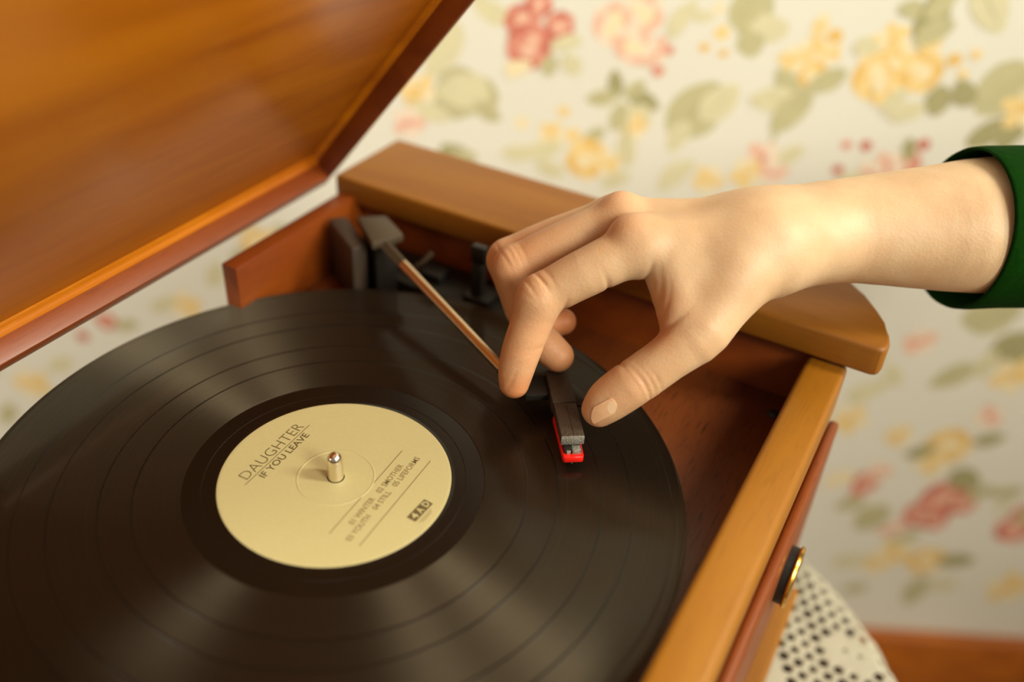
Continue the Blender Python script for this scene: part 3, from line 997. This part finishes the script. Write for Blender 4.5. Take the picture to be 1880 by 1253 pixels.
# creases: (px, py, depth, direction across the groove in px, half-length mm, width mm, depth mm)
CREASE = [
    (1186, 712, .402, (1.0, -.55), 9, .9, .55), (1196, 704, .402, (1.0, -.55), 8, .8, .35), (1206, 698, .402, (1.0, -.6), 7, .8, .3), (1176, 718, .402, (1.0, -.55), 7, .8, .2),
    (1134, 664, .411, (1.0, -.9), 5, 1.0, .6),
    (992, 512, .408, (1.0, -.75), 6, .75, .42), (1001, 522, .408, (1.0, -.75), 5, .7, .32), (974, 528, .410, (1.0, -.7), 6, .75, .36), (1010, 508, .408, (1.0, -.7), 5, .7, .25), (966, 542, .412, (.8, -1.0), 6, .7, .22),
    (930, 478, .428, (1.0, -.6), 5, .75, .36), (941, 472, .428, (1.0, -.5), 5, .7, .32), (951, 467, .428, (1.0, -.5), 5, .7, .28), (961, 463, .428, (1.0, -.5), 5, .7, .22), (914, 454, .446, (1.0, -.5), 4, .7, .28),
    (950, 640, .416, (.35, 1.0), 7, .7, .22), (962, 655, .416, (.35, 1.0), 6, .7, .2),
    (1034, 574, .416, (1.0, .35), 6, 1.1, .9), (1114, 522, .412, (1.0, -.4), 5, 1.2, .7), (1186, 512, .410, (1.0, .4), 7, 1.3, .9),
    (1212, 560, .400, (1.0, .25), 11, 1.2, .8), (1224, 566, .400, (1.0, .3), 9, 1.0, .5), (1200, 545, .402, (1.0, .1), 8, 1.0, .4), (1240, 592, .398, (.7, 1.0), 8, 1.0, .5),
    (1206, 592, .402, (1.0, .25), 13, 3.2, 1.3), (1222, 606, .400, (.8, 1.0), 9, 1.6, .6),
    (990, 640, .415, (.3, 1.0), 6, .9, .3), (940, 700, .424, (1.0, .5), 6, .9, .4),
]


def hand_sdf(P):
    f = chain_d(P, IDX)
    for c in (MID, RNG, LIT):
        f = smin(f, chain_d(P, c), .0012)
    p = None
    for c in PALM:
        e = chain_d(P, c)
        p = e if p is None else smin(p, e, .010)
    for c in WEB:
        p = smin(p, chain_d(P, c), .009)
    arm = smin(chain_d(P, ARM[0], (0, .25, .5, .75)), chain_d(P, ARM[1], (0, .25, .5, .75)), .020)
    p = smin(p, arm, .016)
    p = smin(p, chain_d(P, THB), .006)
    d = smin(p, f, .006)
    for b in BUMP:
        d = smin(d, np.linalg.norm(P - cpt(*b[:3]), axis=1) - b[3] / 1000.0, .005)
    # skin creases
    for (x, y, s, dv, hl_, w, dp) in CREASE:
        c = cpt(x, y, s)
        v = np.array([dv[0], -dv[1], 0.0]); v /= np.linalg.norm(v)
        t = np.array([-v[1], v[0], 0.0])
        q = P - c
        a = q @ t
        e = q @ v + 14.0 * a * a
        g = np.exp(-(e / (w / 1000.0)) ** 2 - (a / (hl_ / 1000.0)) ** 2 - (q[:, 2] / .012) ** 2)
        d = d + g * dp / 1000.0
    # faint flowing unevenness of the skin
    d = d + .00004 * np.sin(P[:, 0] * 420 + 2 * np.sin(P[:, 1] * 260)) * np.sin(P[:, 2] * 300 + 1.3)
    return d


def surface_nets(lo, hi, h):
    nx, ny, nz = [int(math.ceil((b - a) / h)) + 1 for a, b in zip(lo, hi)]
    xs, ys, zs = [lo[i] + h * np.arange(n) for i, n in enumerate((nx, ny, nz))]
    # coarse pass to skip empty blocks
    B = 8
    val = np.full((nx, ny, nz), 1.0, np.float64)
    cx, cy, cz = [np.arange(0, n, B) for n in (nx, ny, nz)]
    G = np.stack(np.meshgrid(xs[cx] + h * B / 2, ys[cy] + h * B / 2, zs[cz] + h * B / 2, indexing='ij'), -1).reshape(-1, 3)
    dc = hand_sdf(G).reshape(len(cx), len(cy), len(cz))
    lim = h * B * 0.95 + .004
    for i in range(len(cx)):
        for j in range(len(cy)):
            for k in range(len(cz)):
                sl = (slice(cx[i], min(cx[i] + B, nx)), slice(cy[j], min(cy[j] + B, ny)), slice(cz[k], min(cz[k] + B, nz)))
                if abs(dc[i, j, k]) > lim:
                    val[sl] = dc[i, j, k]
    todo = np.argwhere(np.abs(dc) <= lim)
    for c0 in range(0, len(todo), 400):
        blk = todo[c0:c0 + 400]
        I = []
        for (i, j, k) in blk:
            a, b, c = np.arange(cx[i], min(cx[i] + B, nx)), np.arange(cy[j], min(cy[j] + B, ny)), np.arange(cz[k], min(cz[k] + B, nz))
            I.append(np.stack(np.meshgrid(a, b, c, indexing='ij'), -1).reshape(-1, 3))
        I = np.concatenate(I)
        P = np.stack([xs[I[:, 0]], ys[I[:, 1]], zs[I[:, 2]]], 1)
        val[I[:, 0], I[:, 1], I[:, 2]] = hand_sdf(P)
    S = val < 0
    cs = np.zeros((nx - 1, ny - 1, nz - 1, 3)); cn = np.zeros((nx - 1, ny - 1, nz - 1))
    offs = [(a, b, c) for a in (0, 1) for b in (0, 1) for c in (0, 1)]

    def sub(A, o):
        return A[o[0]:nx - 1 + o[0], o[1]:ny - 1 + o[1], o[2]:nz - 1 + o[2]]
    for o in offs:
        for ax in range(3):
            if o[ax]:
                continue
            o2 = list(o); o2[ax] = 1
            m = sub(S, o) != sub(S, o2)
            va, vb = sub(val, o)[m], sub(val, o2)[m]
            t = va / (va - vb)
            q = np.array(o, float)[None].repeat(len(t), 0); q[:, ax] += t
            cs[m] += q; cn[m] += 1
    act = cn > 0
    idx = np.full(act.shape, -1, np.int64)
    idx[act] = np.arange(act.sum())
    base = np.argwhere(act)
    V = (base + cs[act] / cn[act][:, None]) * h + np.array(lo)
    F = []
    for ax in range(3):
        sl0 = [slice(1, -1)] * 3; sl1 = [slice(1, -1)] * 3
        sl0[ax] = slice(0, -1); sl1[ax] = slice(1, None)
        a, b = S[tuple(sl0)], S[tuple(sl1)]
        e = np.argwhere(a != b)
        ins = a[a != b]
        e = e + 1; e[:, ax] -= 1
        u, w = [(1, 2), (2, 0), (0, 1)][ax]
        quad = []
        for du, dw in ((-1, -1), (0, -1), (0, 0), (-1, 0)):
            q = e.copy(); q[:, u] += du; q[:, w] += dw
            quad.append(idx[q[:, 0], q[:, 1], q[:, 2]])
        quad = np.stack(quad, 1)
        quad[~ins] = quad[~ins][:, ::-1]
        F.append(quad)
    F = np.concatenate(F)
    return V, F[(F >= 0).all(1)]


def to_world(C):
    return CAM + C[:, :1] * RT + C[:, 1:2] * UP + C[:, 2:3] * FW


PER = thing('person', tuple(to_world(cpt(2000, 418, .478)[None])[0]), 'arm of a person in a green sleeve, lowering the tonearm between thumb and finger', 'person')
lo = cpt(880, 800, .38); lo = np.array([-.017, -.048, .383])
hi = np.array([.272, .098, .500])
V, F = surface_nets(lo, hi, .00072)
arm = mesh_obj('arm', to_world(V), F.tolist(), M_skin, PER, True)
arm['label'] = 'bare forearm and hand, fingers curled, thumb below'
# flush: redder fingertips and knuckles, plus orange painted as shade on web and fingers
fl = np.zeros(len(V))
for (x, y, s, r, a) in [(944, 715, .429, 15, .75), (1028, 660, .448, 13, .9), (1034, 591, .461, 13, .9), (1095, 755, .417, 12, .55), (985, 535, .414, 13, .3), (930, 478, .438, 13, .35), (918, 465, .452, 13, .3),
                        (1150, 420, .408, 13, .22), (1128, 375, .430, 12, .3), (1205, 600, .405, 12, .5), (1215, 560, .404, 10, .4), (1080, 735, .418, 9, .4), (960, 620, .43, 32, .42), (950, 500, .44, 30, .34), (1030, 640, .45, 24, .5), (1130, 720, .415, 26, .30), (1225, 590, .405, 16, .25)]:
    fl = np.maximum(fl, a * np.exp(-np.sum((V - cpt(x, y, s)) ** 2, 1) / (r / 1000.0) ** 2))
at = arm.data.attributes.new('flush_shade', 'FLOAT', 'POINT')
at.data.foreach_set('value', fl.astype(np.float32))


def nail(name, tip_a, tip_b, base_a, base_b, bulge, mat, lift=.00035, nu=12, nv=12, parent=None):
    """a nail plate laid on the finger: corner points on the finger, dropped onto the skin surface"""
    pts = []
    for i in range(nu + 1):
        for j in range(nv + 1):
            a, b = i / nu, j / nv
            p = (1 - a) * ((1 - b) * np.array(tip_a) + b * np.array(tip_b)) + a * ((1 - b) * np.array(base_a) + b * np.array(base_b))
            ax = np.array(base_a) - np.array(tip_a); ax = ax / np.linalg.norm(ax)
            p = p + ax * bulge * 4 * b * (1 - b) * (a - .5) * 2
            pts.append(p)
    pts = np.array(pts)
    D = np.stack([(pts[:, 0] - W / 2) / FPX, -(pts[:, 1] - H / 2) / FPX, np.ones(len(pts))], 1)
    s = np.full(len(pts), .385)
    for _ in range(80):
        d = hand_sdf(D * s[:, None])
        s = s + np.clip(d, -.002, .002) * .7
        s = np.minimum(s, .424)
    Q = D * s[:, None]
    e = 1e-4
    g = np.stack([hand_sdf(Q + np.eye(3)[k] * e) - hand_sdf(Q - np.eye(3)[k] * e) for k in range(3)], 1)
    g /= np.linalg.norm(g, axis=1)[:, None]
    topv = Q + g * lift
    botv = Q - g * .0008
    n = (nu + 1) * (nv + 1)
    vs = to_world(np.concatenate([topv, botv]))
    fs = []
    for i in range(nu):
        for j in range(nv):
            a = i * (nv + 1) + j
            fs.append((a, a + 1, a + nv + 2, a + nv + 1))
            fs.append((n + a, n + a + nv + 1, n + a + nv + 2, n + a + 1))
    ring = [j for j in range(nv + 1)] + [i * (nv + 1) + nv for i in range(1, nu + 1)] + [nu * (nv + 1) + j for j in range(nv - 1, -1, -1)] + [i * (nv + 1) for i in range(nu - 1, 0, -1)]
    for k in range(len(ring)):
        a, b = ring[k], ring[(k + 1) % len(ring)]
        fs.append((a, n + a, n + b, b))
    bm = bmesh.new(); bv = [bm.verts.new(tuple(v)) for v in vs]
    for f in fs:
        bm.faces.new([bv[q] for q in f])
    return bm_obj(name, bm, mat, parent, True, 60)


tn = nail('thumb_nail', (1092, 747), (1091, 778), (1122, 731), (1129, 758), 6, M_nail, .00045, parent=PER)
nail('nail_moon', (1119, 737), (1121, 760), (1126, 736), (1129, 755), 5, M_lunula, .0005, 5, 8, parent=tn)

# sleeve: a velvet cuff and the sleeve behind it, hollow
C0 = cpt(1762, 421, .456)
e1 = np.array([0.02, 1.0, 0.0])
e2 = np.array([math.sin(.04), 0.0, -math.cos(.04)])
ax = np.array([.99, .03, .10]); ax /= np.linalg.norm(ax)
rings = []
NS = 72


def sring(dist, ra, rb, fold=0.0):
    out = []
    for k in range(NS):
        t = 2 * math.pi * k / NS
        w = 1 + fold * (math.sin(3 * t + dist * 40) * .6 + math.sin(5 * t - dist * 55) * .4)
        out.append(C0 + ax * dist + e1 * ra * w * math.cos(t) + e2 * rb * w * math.sin(t))
    return out


spec = [(.10, .0365, .0440, .0), (.05, .0368, .0450, .0), (.012, .0372, .0462, .0), (.001, .0378, .0470, .0), (-.0008, .0386, .0478, 0), (.001, .0394, .0486, 0), (.006, .0398, .0490, .0), (.02, .0396, .0488, .01), (.05, .0405, .049, .03), (.09, .0415, .050, .04), (.14, .043, .052, .05), (.20, .045, .054, .05), (.27, .047, .056, .05)]
for sp_ in spec:
    rings += sring(*sp_)
fs = []
for i in range(len(spec) - 1):
    for k in range(NS):
        k2 = (k + 1) % NS
        fs.append((i * NS + k, i * NS + k2, (i + 1) * NS + k2, (i + 1) * NS + k))
slv = mesh_obj('sleeve', to_world(np.array(rings)), fs, M_sleeve, PER, True)
slv['label'] = 'dark green velvet sleeve cuff'
